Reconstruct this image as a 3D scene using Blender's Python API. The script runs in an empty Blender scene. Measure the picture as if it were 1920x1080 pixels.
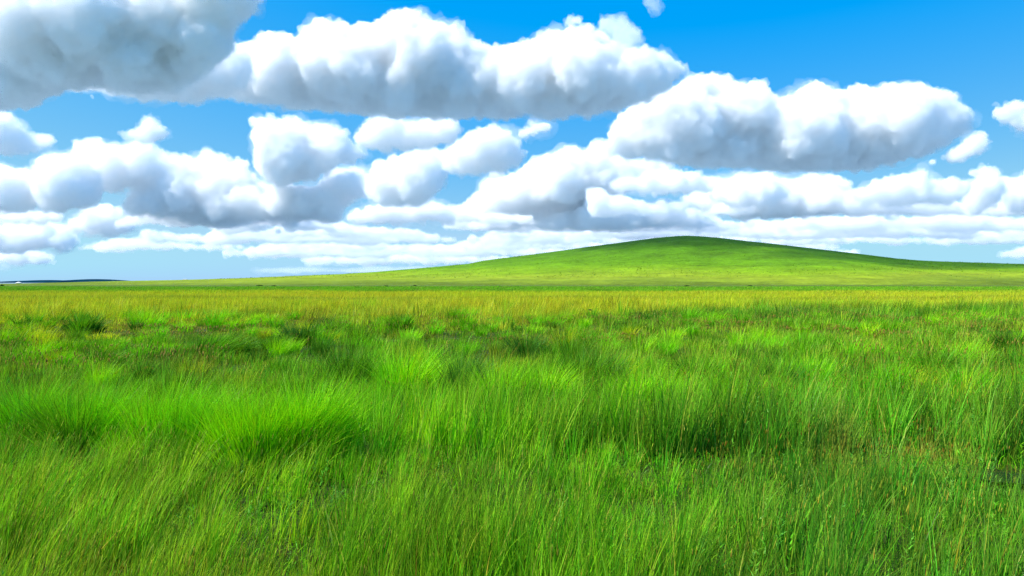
import bpy, bmesh, math
import numpy as np
from mathutils import Vector

S = bpy.context.scene
col = S.collection
F = 1274.0           # focal length of the photograph in its own 1920-wide pixels
HY = 530.0           # its horizon row
EYE = 1.7

# ------------------------------------------------------------------ camera, light, sky
cam = bpy.data.objects.new('camera', bpy.data.cameras.new('camera'))
col.objects.link(cam)
S.camera = cam
cam.data.sensor_width = 36
cam.data.lens = 36 * F / 1920
cam.data.clip_start = .05
cam.data.clip_end = 300000
cam.location = (0, 0, EYE)
cam.rotation_euler = (math.pi / 2 - math.atan((540 - HY) / F), 0, 0)

EL, AZ = math.radians(52), math.radians(-100)      # azimuth clockwise from +Y
sdir = Vector((math.sin(AZ) * math.cos(EL), math.cos(AZ) * math.cos(EL), math.sin(EL)))
sun = bpy.data.objects.new('sun', bpy.data.lights.new('sun', 'SUN'))
col.objects.link(sun)
sun.data.energy = 3.95
sun.data.angle = math.radians(.5)
sun.data.color = (1, .955, .88)
sun.rotation_euler = sdir.to_track_quat('Z', 'Y').to_euler()

W = bpy.data.worlds.new('World')
S.world = W
W.use_nodes = True
nt = W.node_tree
sky = nt.nodes.new('ShaderNodeTexSky')
sky.sky_type = 'NISHITA'
sky.sun_disc = False
sky.sun_elevation = EL
sky.sun_rotation = AZ
sky.air_density = 1.0
sky.dust_density = .3
sky.ozone_density = 2.0
SKY_STRENGTH = .086
sep = nt.nodes.new('ShaderNodeSeparateColor')
com = nt.nodes.new('ShaderNodeCombineColor')
nt.links.new(sky.outputs[0], sep.inputs[0])
# a polarised, saturated rendering of the same sky
for i, (a, b, c, d) in enumerate(((1.45, 4.6, .0, 2.5), (2.3, 6.6, 2.3, 4.75), (4.0, 8.0, 6.1, 5.7))):
    m = nt.nodes.new('ShaderNodeMapRange')
    m.inputs['From Min'].default_value = a
    m.inputs['From Max'].default_value = b
    m.inputs['To Min'].default_value = c
    m.inputs['To Max'].default_value = d
    nt.links.new(sep.outputs[i], m.inputs['Value'])
    nt.links.new(m.outputs[0], com.inputs[i])
nt.links.new(com.outputs[0], nt.nodes['Background'].inputs[0])
nt.nodes['Background'].inputs[1].default_value = SKY_STRENGTH

S.view_settings.view_transform = 'Standard'
S.view_settings.look = 'None'
S.view_settings.exposure = .88
S.view_settings.gamma = 1
cy = S.cycles
cy.max_bounces = 22
cy.volume_bounces = 20
cy.diffuse_bounces = 4
cy.transmission_bounces = 6
cy.transparent_max_bounces = 64
cy.use_adaptive_sampling = True
cy.adaptive_threshold = .02
cy.use_denoising = True
cy.denoising_prefilter = 'FAST'
cy.denoising_input_passes = 'RGB_ALBEDO_NORMAL'
cy.sample_clamp_indirect = 10

# ------------------------------------------------------------------ helpers
def tag(o, label=None, cat=None, group=None, kind=None):
    if label: o['label'] = label
    if cat: o['category'] = cat
    if group: o['group'] = group
    if kind: o['kind'] = kind
    return o

def mesh_from(name, v, f, nv=None):
    """v (n,3) float, f (m,k) int with constant k"""
    me = bpy.data.meshes.new(name)
    v = np.ascontiguousarray(v, np.float32)
    f = np.ascontiguousarray(f, np.int32)
    k = f.shape[1]
    me.vertices.add(len(v))
    me.vertices.foreach_set('co', v.ravel())
    me.loops.add(f.size)
    me.loops.foreach_set('vertex_index', f.ravel())
    me.polygons.add(len(f))
    me.polygons.foreach_set('loop_start', np.arange(0, f.size, k, dtype=np.int32))
    me.polygons.foreach_set('loop_total', np.full(len(f), k, np.int32))
    me.update(calc_edges=True)
    return me

def link(name, me, mat=None, parent=None):
    o = bpy.data.objects.new(name, me)
    col.objects.link(o)
    if mat is not None: me.materials.append(mat)
    if parent is not None: o.parent = parent
    return o

def new_mat(name):
    m = bpy.data.materials.new(name)
    m.use_nodes = True
    return m, m.node_tree, m.node_tree.nodes, m.node_tree.links

def plain(name, c, rough=.7, spec=.5):
    m, t, n, l = new_mat(name)
    p = n['Principled BSDF']
    p.inputs['Roughness'].default_value = rough
    p.inputs['Specular IOR Level'].default_value = spec
    tc = n.new('ShaderNodeTexCoord')
    no = n.new('ShaderNodeTexNoise')
    no.inputs['Scale'].default_value = 3
    no.inputs['Detail'].default_value = 6
    l.new(tc.outputs['Object'], no.inputs['Vector'])
    mx = n.new('ShaderNodeMix'); mx.data_type = 'RGBA'
    mx.inputs[6].default_value = (*[x * .75 for x in c], 1)
    mx.inputs[7].default_value = (*[min(1, x * 1.15) for x in c], 1)
    l.new(no.outputs[0], mx.inputs[0])
    l.new(mx.outputs[2], p.inputs['Base Color'])
    return m

_perm = np.random.default_rng(5).random((256, 256)).astype(np.float32)
def vnoise(x, y):
    """2-D value noise, 0..1"""
    xi = np.floor(x).astype(np.int64); yi = np.floor(y).astype(np.int64)
    fx = x - xi; fy = y - yi
    fx = fx * fx * (3 - 2 * fx); fy = fy * fy * (3 - 2 * fy)
    a = _perm[xi & 255, yi & 255]; b = _perm[(xi + 1) & 255, yi & 255]
    c = _perm[xi & 255, (yi + 1) & 255]; d = _perm[(xi + 1) & 255, (yi + 1) & 255]
    return (a * (1 - fx) + b * fx) * (1 - fy) + (c * (1 - fx) + d * fx) * fy
def fnoise(x, y, scale, oct=3, off=0.0):
    """fractal noise, about 0..1, feature size = scale"""
    x = np.asarray(x, float) / scale + off * 17.3; y = np.asarray(y, float) / scale + off * 9.1
    s = 0; a = .5; t = 0
    for k in range(oct):
        s = s + a * vnoise(x * 2 ** k + 31.7 * k, y * 2 ** k + 11.3 * k); t += a; a *= .5
    return s / t
def sstep(a, b, x):
    t = np.clip((np.asarray(x, float) - a) / (b - a), 0, 1)
    return t * t * (3 - 2 * t)

# ------------------------------------------------------------------ clouds
# every cloud is a closed, billowing hull (a dense core inside a thin veil) filled with scattering vapour
def _ico(sub):
    bm = bmesh.new()
    bmesh.ops.create_icosphere(bm, subdivisions=sub, radius=1)
    v = np.array([x.co[:] for x in bm.verts]); f = np.array([[q.index for q in t.verts] for t in bm.faces])
    bm.free()
    return v, f
IV, IF = _ico(2)

def inside(px, py, poly):
    r = np.zeros(px.shape, bool); n = len(poly)
    for i in range(n):
        x1, y1 = poly[i]; x2, y2 = poly[(i + 1) % n]
        c = ((y1 > py) != (y2 > py))
        with np.errstate(divide='ignore', invalid='ignore'):
            r ^= c & (px < (x2 - x1) * (py - y1) / (y2 - y1) + x1)
    return r
def edge_dist(px, py, poly):
    d = np.full(px.shape, 1e9); n = len(poly)
    for i in range(n):
        a = np.array(poly[i], float); ab = np.array(poly[(i + 1) % n], float) - a
        t = np.clip(((px - a[0]) * ab[0] + (py - a[1]) * ab[1]) / max(1e-9, ab @ ab), 0, 1)
        d = np.minimum(d, np.hypot(px - a[0] - t * ab[0], py - a[1] - t * ab[1]))
    return d

_vap = {}
def vapour(density):
    key = float('%.2g' % density)
    if key not in _vap:
        m = bpy.data.materials.new('cloud_vapour')
        m.use_nodes = True
        n = m.node_tree.nodes; n.clear()
        o = n.new('ShaderNodeOutputMaterial'); v = n.new('ShaderNodeVolumeScatter')
        v.inputs['Color'].default_value = (1, 1, 1, 1)
        v.inputs['Density'].default_value = key
        v.inputs['Anisotropy'].default_value = .1
        m.node_tree.links.new(v.outputs[0], o.inputs['Volume'])
        m.cycles.homogeneous_volume = True
        _vap[key] = m
    return _vap[key]

def puffs_of(poly, D, thick, seed, rmax, rmin=3.0, flat=1.0):
    """fill a silhouette (photo pixels) with balls of vapour that stand at distance D with real depth"""
    rng = np.random.default_rng(seed)
    P = np.array(poly, float)
    x0, y0 = P.min(0); x1, y1 = P.max(0)
    n = int(np.clip((x1 - x0) * (y1 - y0) / 12, 400, 9000))
    px = rng.uniform(x0, x1, n); py = rng.uniform(y0, y1, n)
    k = inside(px, py, poly); px = px[k]; py = py[k]
    d = edge_dist(px, py, poly)
    o = np.argsort(-d * rng.uniform(.55, 1, len(d)))
    Q = np.zeros((0, 3))
    for i in o:
        r = min(d[i], rmax)
        if r < rmin: continue
        if len(Q) and np.any((Q[:, 0] - px[i]) ** 2 + (Q[:, 1] - py[i]) ** 2 < (.5 * np.maximum(Q[:, 2], r)) ** 2): continue
        Q = np.vstack([Q, (px[i], py[i], r)])
        if len(Q) > 420: break
    dm = edge_dist(Q[:, 0], Q[:, 1], poly)
    out = []
    for rep in range(3):
        yo = rng.uniform(-1, 1, len(Q)) * thick * np.maximum(dm, 14)
        Y = D + yo * D / F
        sc = Y / F
        r = (Q[:, 2] * rng.uniform(.78, 1.06, len(Q)) + 1.0) * sc
        out.append(np.stack([(Q[:, 0] - 960) * sc, Y, EYE + (HY - Q[:, 1]) * sc, r], 1))
    return np.vstack(out)

def hull(balls, grow, vox, waves, seed, wide=1.0):
    """voxel union of the balls, then billows pressed into it"""
    v = (IV[None] * np.array([wide, 1, 1]) * (balls[:, 3] * grow)[:, None, None] + balls[:, None, :3]).reshape(-1, 3)
    f = (IF[None] + (np.arange(len(balls)) * len(IV))[:, None, None]).reshape(-1, 3)
    c = v.mean(0)
    me = mesh_from('hull', v - c, f)
    ob = bpy.data.objects.new('hull', me); col.objects.link(ob); ob.location = c
    m = ob.modifiers.new('union', 'REMESH'); m.mode = 'VOXEL'; m.voxel_size = vox
    used = []
    for size, st, basis in waves:
        t = bpy.data.textures.new('billow', 'CLOUDS'); used.append(t)
        t.noise_scale = size; t.noise_depth = 1; t.noise_basis = basis
        d = ob.modifiers.new('billow', 'DISPLACE'); d.texture = t; d.texture_coords = 'GLOBAL'
        d.strength = st; d.mid_level = .5
    m = ob.modifiers.new('clean', 'REMESH'); m.mode = 'VOXEL'; m.voxel_size = vox
    dg = bpy.context.evaluated_depsgraph_get()
    e = ob.evaluated_get(dg).to_mesh()
    nvert = len(e.vertices)
    co = np.empty(nvert * 3, np.float32); e.vertices.foreach_get('co', co)
    e.calc_loop_triangles()
    tr = np.empty(len(e.loop_triangles) * 3, np.int32); e.loop_triangles.foreach_get('vertices', tr)
    ob.evaluated_get(dg).to_mesh_clear()
    bpy.data.objects.remove(ob); bpy.data.meshes.remove(me)
    for t in used: bpy.data.textures.remove(t)
    return co.reshape(-1, 3).astype(float), tr.reshape(-1, 3), c

def cloud_mesh(polys, D, thick, mfp, veil, rmax, seed, vox, bill=1.0, rmin=3.0, wide=1.0):
    s = D / F
    if len(polys) < 4 and max(max(q[0] for q in p) - min(q[0] for q in p) for p in polys) < 330: vox = min(vox, 1.75)
    balls = np.vstack([puffs_of(p, D + k * 0.02 * D, thick, seed + k, rmax, rmin) for k, p in enumerate(polys)])
    V = 'VORONOI_F1'; B = 'BLENDER_ORIGINAL'
    w = [(60 * s, 24 * s * bill, B), (32 * s, -25 * s * bill, V), (15 * s, -19 * s * bill, V), (7.5 * s, -11 * s * bill, V), (4.5 * s, -4 * s * bill, V)]
    a, fa, ca = hull(balls, 1.0, vox * s, w, seed, wide)
    w2 = [(60 * s, 24 * s * bill, B), (32 * s, -25 * s * bill, V), (14 * s, 14 * s * bill, B), (7 * s, 10 * s * bill, B)]
    veilb = balls.copy(); veilb[:, 3] += 2.0 * s
    # loose scraps of vapour torn off round the edge
    rg = np.random.default_rng(seed + 99); sc_ = []
    for p in (polys if bill >= 1 and mfp < 38 else []):
        for i in range(len(p)):
            a_, b_ = np.array(p[i], float), np.array(p[(i + 1) % len(p)], float)
            L = np.hypot(*(b_ - a_))
            for q in range(rg.poisson(L / 13 * bill)):
                e = a_ + (b_ - a_) * rg.uniform() + rg.normal(0, 3.5 * bill, 2)
                Y = D * (1 + rg.normal(0, .006)); r_ = rg.uniform(2.2, 5.5) * bill ** .5 * s
                sc_.append(((e[0] - 960) * Y / F, Y, EYE + (HY - e[1]) * Y / F, r_))
    if sc_: veilb = np.vstack([veilb, np.array(sc_)])
    b, fb, cb = hull(veilb, 1.0, vox * 1.1 * s, w2, seed, wide)
    co = np.vstack([a, b + (cb - ca)])
    f = np.vstack([fa, fb + len(a)])
    mi = np.zeros(len(f), np.int32); mi[len(fa):] = 1
    if bill >= 1 and mfp < 38:                     # thin, torn outer veil
        ov = balls.copy(); ov[:, 3] += 5.0 * s
        g_, fg_, cg = hull(ov, 1.0, vox * 1.9 * s, [(50 * s, 30 * s, B), (24 * s, 26 * s, B), (10 * s, 20 * s, B)], seed)
        f = np.vstack([f, fg_ + len(co)]); co = np.vstack([co, g_ + (cg - ca)])
        mi = np.concatenate([mi, np.full(len(fg_), 2, np.int32)])
    me = mesh_from('cloud', co, f)
    me.materials.append(vapour(1 / (mfp * s)))
    me.materials.append(vapour(1 / (veil * s)))
    if bill >= 1 and mfp < 38: me.materials.append(vapour(1 / (140 * s)))
    me.polygons.foreach_set('material_index', mi)
    return me, ca

def cloud(label, polys, base=None, D=None, thick=1.0, mfp=14, veil=28, rmax=60, seed=1, vox=2.15, bill=1.0, name='cloud', kind=None, group=None, rmin=3.0):
    if not isinstance(polys[0], list): polys = [polys]
    if base is None: base = max(p[1] for q in polys for p in q)
    if D is None: D = min(32000., 1000. * F / (HY - base))
    me, c = cloud_mesh(polys, D, thick, mfp, veil, rmax, seed, vox, bill, rmin)
    o = link(name, me)
    o.location = c
    return tag(o, label, 'cloud' if kind is None else None, group, kind)

cloud('huge grey cloud filling the top left corner of the sky, with ragged right edge',
      [[(-160,-70),(200,-85),(440,-75),(492,-40),(487,5),(480,25),(462,28),(455,40),(437,46),(430,62),(436,80),(420,110),(380,140),(330,168),(250,172),(180,160),(120,170),(85,178),(60,190),(0,200),(-100,205),(-170,150)]],
      D=2300, thick=1.0, rmax=80, seed=11, mfp=22)
cloud('pale cloud shelf joining the grey corner cloud to the longest cumulus',
      [[(200,110),(260,95),(330,85),(400,80),(440,92),(470,110),(470,150),(430,178),(370,184),(300,187),(250,182),(190,172),(120,168),(110,158),(180,148)]],
      D=3500, thick=.8, rmax=55, seed=43, mfp=20)
cloud('longest and brightest white cumulus stretching across the upper middle of the sky, flat grey base',
      [[(400,120),(430,97),(455,86),(480,90),(500,74),(530,69),(560,76),(575,54),(605,41),(640,49),(690,56),(712,52),(722,34),(742,26),(765,23),(795,28),(812,42),(845,54),(868,52),(882,78),(905,90),(940,96),(970,88),(990,86),(1008,70),(1030,63),(1065,60),(1110,57),(1138,70),(1150,94),(1180,100),(1215,98),(1240,106),(1268,112),(1280,130),(1275,150),(1240,175),(1180,200),(1120,212),(1050,220),(950,216),(820,221),(700,214),(600,204),(520,196),(430,180),(380,165)]],
      D=3900, thick=.75, seed=1, rmax=58, mfp=16)
cloud('wide cumulus with three bright humps below the open blue at the upper right',
      [[(1140,270),(1150,235),(1170,205),(1210,185),(1280,160),(1302,142),(1325,143),(1345,152),(1380,160),(1425,160),(1445,176),(1465,184),(1488,182),(1500,166),(1530,159),(1555,170),(1580,181),(1598,166),(1625,165),(1650,172),(1672,162),(1705,164),(1735,170),(1785,177),(1790,200),(1812,220),(1816,240),(1790,258),(1760,275),(1720,293),(1640,312),(1560,320),(1450,318),(1360,312),(1250,298),(1180,290)]],
      thick=.75, seed=2)
cloud('big heaped cumulus with dazzling white top on the left side of the sky',
      [[(140,290),(148,268),(170,267),(190,273),(215,274),(230,278),(250,275),(280,268),(300,283),(325,292),(345,293),(340,320),(280,350),(220,352),(180,350),(150,330)],
       [(240,370),(260,345),(290,318),(320,300),(350,298),(362,302),(380,298),(390,284),(396,298),(410,296),(420,304),(438,307),(461,306),(465,316),(480,335),(482,350),(470,368),(445,385),(438,398),(400,406),(300,406),(245,402),(232,385)]],
      thick=.8, seed=3, mfp=19)
cloud('round billowing cloud in front of the left side of the big heaped cumulus',
      [[(70,325),(78,305),(95,292),(112,297),(135,295),(165,310),(187,330),(180,345),(172,370),(150,388),(110,398),(80,390),(72,350)]], D=9400, seed=4, thick=1.2)
cloud('cumulus cut by the left edge, white dome with a dark flat base band',
      [[(-70,310),(0,310),(30,320),(65,322),(75,345),(72,375),(60,394),(0,397),(-70,397)]], seed=5, thick=1.2)
cloud('thin grey cloud strip under the dome at the left edge',
      [[(-70,402),(110,400),(118,410),(60,415),(-70,415)]], seed=6, thick=2.5, veil=30, rmin=2)
cloud('blue bellied cloud with a white left rim under the heaped cumulus',
      [[(122,428),(150,405),(175,394),(200,393),(235,400),(250,420),(245,436),(180,441),(135,437)]], seed=7, thick=1.3)
cloud('low white cloud bank at the left edge just above the pale horizon',
      [[(-70,420),(60,418),(110,420),(130,430),(150,450),(145,464),(80,468),(-70,468)]], seed=8, thick=1.6)
cloud('small pale cloud at the left edge, lowest one over the blue hills',
      [[(-70,472),(20,469),(75,473),(105,484),(70,491),(-70,492)]], seed=9, thick=2, rmin=2)
cloud('tall white cumulus tower in the middle left with a hazy blue left flank',
      [[(480,300),(478,262),(484,240),(474,230),(482,222),(510,226),(520,232),(535,228),(550,226),(565,228),(575,240),(600,238),(620,238),(640,250),(660,268),(686,288),(680,300),(650,303),(625,314),(600,330),(560,346),(520,345),(490,335)]], D=9600, seed=10, thick=1.1)
cloud('bright rounded cumulus under the tall tower, split in two white heads',
      [[(505,372),(510,356),(535,350),(560,348),(580,345),(600,350),(640,372),(640,400),(560,406),(525,405),(508,395)],
       [(605,350),(613,322),(640,312),(680,318),(693,335),(690,365),(660,378),(630,375)]], seed=12, thick=1.1)
cloud('shaded blue cloud scrap between the heaped cumulus and the bright two headed one',
      [[(395,428),(415,412),(443,405),(460,395),(485,386),(503,396),(502,428),(450,432)]], seed=13, thick=1.3)
cloud('small oval white cloud just beneath the longest cumulus, over the middle',
      [[(664,264),(670,245),(690,226),(715,220),(745,225),(775,228),(800,223),(830,223),(855,229),(860,250),(840,266),(800,275),(740,278),(690,275)]], seed=14, thick=1.1)
cloud('medium cumulus right of the oval cloud with a peaked white top',
      [[(833,302),(840,280),(860,266),(885,256),(905,246),(920,239),(940,247),(960,253),(970,270),(982,290),(975,308),(940,319),(880,321),(845,318)]], seed=15, thick=1.1)
cloud('dark blue bottomed cloud with a white crest in the centre of the sky',
      [[(683,348),(694,330),(705,306),(725,308),(745,296),(760,293),(775,291),(785,284),(815,283),(835,286),(842,302),(836,322),(828,332),(835,345),(812,360),(800,374),(750,381),(710,378),(690,366)]], seed=16, thick=1.2)
cloud('tiny grey cloud wedge to the right of the peaked cumulus',
      [[(968,251),(985,241),(1002,231),(1026,231),(1037,239),(1012,251),(990,254)]], seed=17, veil=25, mfp=14, rmin=2)
cloud('great white cumulus bank left of the hilltop, ending in a square white tuft',
      [[(900,372),(905,342),(935,331),(960,330),(985,325),(990,312),(1005,305),(1020,295),(1050,286),(1075,279),(1098,287),(1110,274),(1125,267),(1141,266),(1139,280),(1146,292),(1165,296),(1200,304),(1225,306),(1250,304),(1254,320),(1240,334),(1205,345),(1170,362),(1140,375),(1080,390),(980,392),(930,388)],
       [(830,418),(845,400),(870,385),(900,365),(950,360),(1000,372),(1060,382),(1110,385),(1140,396),(1050,404),(980,415),(900,420)]], seed=18, thick=1.0)
cloud('grey blue layered cloud strip below and right of the square white tuft',
      [[(1130,352),(1165,340),(1205,330),(1245,322),(1280,325),(1320,335),(1345,345),(1320,356),(1200,360)]], D=8200, seed=19, thick=1.5)
cloud('long snowy cumulus right of centre, above the right slope of the hill',
      [[(1285,378),(1300,362),(1330,350),(1355,336),(1390,331),(1440,329),(1470,333),(1530,331),(1570,334),(1590,346),(1586,360),(1576,385),(1540,400),(1460,405),(1380,402),(1325,396)]], seed=20, thick=1.1)
cloud('oval cloud with a blue base in front of the long snowy cumulus',
      [[(1328,376),(1345,360),(1370,346),(1400,336),(1440,338),(1470,350),(1476,364),(1455,378),(1400,381),(1350,381)]], D=8000, seed=21, thick=1.1, rmin=2.5)
cloud('flat white cloud with a small pointed tip, right of the snowy cumulus',
      [[(1592,364),(1630,352),(1660,341),(1690,331),(1718,327),(1735,318),(1737,336),(1765,341),(1818,346),(1810,364),(1750,375),(1680,380),(1612,378)]], seed=22, thick=1.3)
cloud('upright ragged cloud near the right edge above the low cloud banks',
      [[(1800,378),(1815,352),(1833,334),(1840,316),(1862,314),(1868,338),(1882,350),(1868,378),(1835,392),(1808,388)]], seed=23, thick=1.2)
cloud('cumulus cut by the right edge, white top over a blue base',
      [[(1882,362),(1888,342),(1912,331),(1990,328),(1990,398),(1905,396),(1884,380)]], seed=24, thick=1.2)
cloud('small cloud cut by the right edge in open blue, level with three bright humps',
      [[(1862,207),(1880,196),(1900,196),(1920,208),(1990,215),(1990,258),(1925,250),(1898,236),(1880,222)]], seed=25, mfp=12, veil=35)
cloud('torn little cloud slanting upward below the right end of the three humped cumulus',
      [[(1778,298),(1795,280),(1812,264),(1830,258),(1852,265),(1832,284),(1802,300)]], seed=26, mfp=14, veil=28, rmin=2)
cloud('lone small puff left of centre under the grey corner cloud',
      [[(238,254),(260,241),(278,223),(295,227),(306,241),(316,255),(280,259)]], seed=27, mfp=11, veil=28)
cloud('white dome at the left edge under the grey corner cloud',
      [[(-70,225),(0,215),(20,219),(38,235),(47,260),(75,254),(100,256),(104,272),(60,285),(-70,286)]], seed=28, thick=1.1)
cloud('faint curled wisp above the right end of the longest cumulus',
      [[(1114,45),(1128,30),(1145,33),(1165,48),(1185,60),(1194,88),(1178,92),(1165,70),(1140,62)]], D=3900, seed=29, mfp=90, veil=70, bill=1.4)
cloud('tiny wisp cut by the top edge, alone in deep blue sky',
      [[(1206,-20),(1232,-20),(1238,18),(1236,30),(1222,20),(1208,8)]], D=3000, seed=30, mfp=60, veil=60, bill=1.3)
cloud('tiny wisp just above the notch in the right half of the longest cumulus',
      [[(1064,44),(1078,35),(1094,37),(1090,48),(1072,47)]], D=3900, seed=31, mfp=40, veil=50, bill=1.2, rmin=2)
cloud('pale cloud bank directly below the dark blue bottomed cloud in the centre',
      [[(640,412),(668,394),(700,392),(730,386),(765,386),(800,378),(828,384),(850,398),(842,416),(700,420)]], D=11200, seed=41, thick=1.3)
cloud('pale grey cloud filling the space behind the tall tower and the heaped cumulus',
      [[(440,352),(470,338),(500,346),(520,360),(510,392),(470,402),(445,398),(430,380)]], D=12500, seed=42, thick=1.2, mfp=24)
# the layered far-off cloud deck above the horizon reads as one mass
rng = np.random.default_rng(77)
parts = []
def scraps(n, y0, y1, seed):
    r = np.random.default_rng(seed); res = []
    for i in range(n):
        cx = r.uniform(-20, 1940); b = r.uniform(y0, y1); w = r.uniform(12, 42); h = w * r.uniform(.25, .5)
        res.append([(cx - w / 2, b), (cx - w * .3, b - h * r.uniform(.3, .9)), (cx, b - h * r.uniform(.6, 1)), (cx + w * .3, b - h * r.uniform(.3, .9)), (cx + w / 2, b), (cx, b + 2)])
    return res
def row(x0, x1, base, amp, size, cover, seed):
    """one broken band of cloud: humps where a noise runs above the cover level"""
    r = np.random.default_rng(seed)
    x = np.arange(x0, x1, 4.0)
    big = fnoise(x, x * 0 + seed * 13.7, size, 2, seed)
    sm = fnoise(x, x * 0 + seed * 3.1, size * .22, 3, seed + 3)
    h = (big - cover) * 3.2 * amp
    h = np.where(h > 0, np.minimum(h, amp) * (.45 + .9 * sm), 0)
    res = []; k = 0
    while k < len(x):
        if h[k] <= 0: k += 1; continue
        a = k
        while k < len(x) and h[k] > 0: k += 1
        if k - a < 14: continue
        b = base + 4 * (fnoise(x[a:k], x[a:k] * 0, 90, 2, seed + 9) - .5)
        if h[a:k].max() < 5: continue
        res.append([(float(q), float(w)) for q, w in zip(x[a:k], b - h[a:k] - 1.5)][::2] + [(float(q), float(w)) for q, w in zip(x[a:k], b + 1.5)][::-6])
    return res
DECK = [(scraps(20, 300, 385, 51), 9000), (scraps(26, 385, 440, 52), 11300), (row(60, 900, 476, 6, 260, .36, 21), 22000), (row(-80, 640, 494, 6, 240, .38, 22), 30000), (row(-80, 800, 508, 6, 240, .38, 23), 42000), (row(-90, 560, 420, 50, 200, .30, 11), 11000), (row(330, 1000, 412, 60, 200, .26, 12), 10600), (row(760, 1420, 424, 48, 190, .28, 13), 11600),
        (row(1100, 2000, 400, 44, 190, .27, 1), 9700), (row(520, 2000, 430, 38, 220, .26, 2), 12600), (row(150, 1300, 441, 26, 200, .30, 3), 14300), (row(1150, 2000, 443, 34, 170, .28, 14), 14700),
        (row(250, 2000, 454, 28, 220, .26, 4), 16800), (row(80, 2000, 465, 17, 230, .32, 5), 19800), (row(350, 2000, 478, 18, 250, .28, 6), 24000), (row(560, 2000, 491, 14, 240, .28, 7), 30500)]
mats = []
allv, allf, alli = [], [], []
off = 0
for k, (polys, D) in enumerate(DECK):
    if not polys: continue
    me, c = cloud_mesh(polys, D, 2.2, 170 if k in (2, 3, 4) else 17, 130 if k in (2, 3, 4) else 36, 30, 200 + k, 1.9, .6 if k < 2 or k > 4 else .3, 1.6, 1 if k < 2 else 4.0 if k < 5 else 1.25)
    v = np.empty(len(me.vertices) * 3, np.float32); me.vertices.foreach_get('co', v)
    f = np.empty(len(me.polygons) * 3, np.int32); me.polygons.foreach_get('vertices', f)
    i = np.empty(len(me.polygons), np.int32); me.polygons.foreach_get('material_index', i)
    allv.append(v.reshape(-1, 3) + c); allf.append(f.reshape(-1, 3) + off); off += len(me.vertices)
    alli.append(i + len(mats)); mats += list(me.materials)
    bpy.data.meshes.remove(me)
me = mesh_from('distant_clouds', np.vstack(allv), np.vstack(allf))
for m in mats: me.materials.append(m)
me.polygons.foreach_set('material_index', np.concatenate(alli).astype(np.int32))
tag(link('distant_clouds', me), 'far off layers of small flattened clouds above the horizon', None, None, 'stuff')

# a cloud added overhead, out of view, to shade the summit and the right shoulder of the hill
rng = np.random.default_rng(5)
n = 90
u = rng.uniform(-1, 1, (n, 2)); u = u[np.hypot(u[:, 0], u[:, 1]) < 1]
bl = np.stack([-290 + 330 * u[:, 0], 765 + 170 * u[:, 1], 1000 + rng.uniform(-25, 25, len(u)), rng.uniform(45, 80, len(u))], 1)
co, f, c0 = hull(bl, 1.0, 9, [(90, 60, 'BLENDER_ORIGINAL'), (40, -35, 'VORONOI_F1')], 3)
me = mesh_from('overhead_clouds', co, f); me.materials.append(vapour(.006))
o = link('overhead_clouds', me); o.location = c0
tag(o, 'unseen cloud above the frame, placed to shade the hill', None, None, 'stuff')
# ------------------------------------------------------------------ ground, hill, far hills
def ground_h(x, y):
    r = np.hypot(x, y)
    return (fnoise(x, y, 2.2, 3, 1) - .5) * .16 * sstep(60, 20, r) + (fnoise(x, y, 14, 2, 2) - .5) * .25 * sstep(3, 14, r) * sstep(900, 200, r) - .26 * sstep(30, 14, r)

def ramp_node(n, stops):
    r = n.new('ShaderNodeValToRGB')
    e = r.color_ramp.elements
    while len(e) > 1: e.remove(e[-1])
    e[0].position = stops[0][0]; e[0].color = (*stops[0][1], 1)
    for p, c in stops[1:]:
        q = e.new(p); q.color = (*c, 1)
    return r
def math_node(n, l, op, a, b=None, clamp=False):
    m = n.new('ShaderNodeMath'); m.operation = op; m.use_clamp = clamp
    for i, v in enumerate((a, b)):
        if v is None: continue
        if isinstance(v, (int, float)): m.inputs[i].default_value = v
        else: l.new(v, m.inputs[i])
    return m.outputs[0]
def noise_node(n, l, vec, scale, detail=4, rough=.6):
    t = n.new('ShaderNodeTexNoise'); t.inputs['Scale'].default_value = scale
    t.inputs['Detail'].default_value = detail; t.inputs['Roughness'].default_value = rough
    l.new(vec, t.inputs['Vector'])
    return t.outputs[0]

# meadow strips by distance (log10 of metres / 3): soil under the grass, yellow hay, fresh green, olive, far steppe paled and blued to light the cloud bases
def lg(m): return math.log10(m) / 3
m, t, n, l = new_mat('meadow_ground')
geo = n.new('ShaderNodeNewGeometry')
sx = n.new('ShaderNodeSeparateXYZ'); l.new(geo.outputs['Position'], sx.inputs[0])
big = noise_node(n, l, geo.outputs['Position'], .012, 4)
mid = noise_node(n, l, geo.outputs['Position'], .09, 5)
fine = noise_node(n, l, geo.outputs['Position'], 1.7, 6, .7)
yy = math_node(n, l, 'MAXIMUM', sx.outputs[1], 1.0)
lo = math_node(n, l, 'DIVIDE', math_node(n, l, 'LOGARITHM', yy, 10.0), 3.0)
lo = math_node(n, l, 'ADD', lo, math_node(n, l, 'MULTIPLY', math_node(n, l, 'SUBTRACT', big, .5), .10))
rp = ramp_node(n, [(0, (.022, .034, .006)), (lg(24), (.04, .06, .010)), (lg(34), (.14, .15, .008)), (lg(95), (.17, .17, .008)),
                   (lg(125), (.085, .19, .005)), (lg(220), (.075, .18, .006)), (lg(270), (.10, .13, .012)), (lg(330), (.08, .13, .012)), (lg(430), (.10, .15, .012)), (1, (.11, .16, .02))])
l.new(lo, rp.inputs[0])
far = n.new('ShaderNodeMix'); far.data_type = 'RGBA'
rad = n.new('ShaderNodeVectorMath'); rad.operation = 'LENGTH'; l.new(geo.outputs['Position'], rad.inputs[0])
l.new(math_node(n, l, 'MULTIPLY', math_node(n, l, 'SUBTRACT', rad.outputs['Value'], 1300.0), .0017, True), far.inputs[0])
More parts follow.
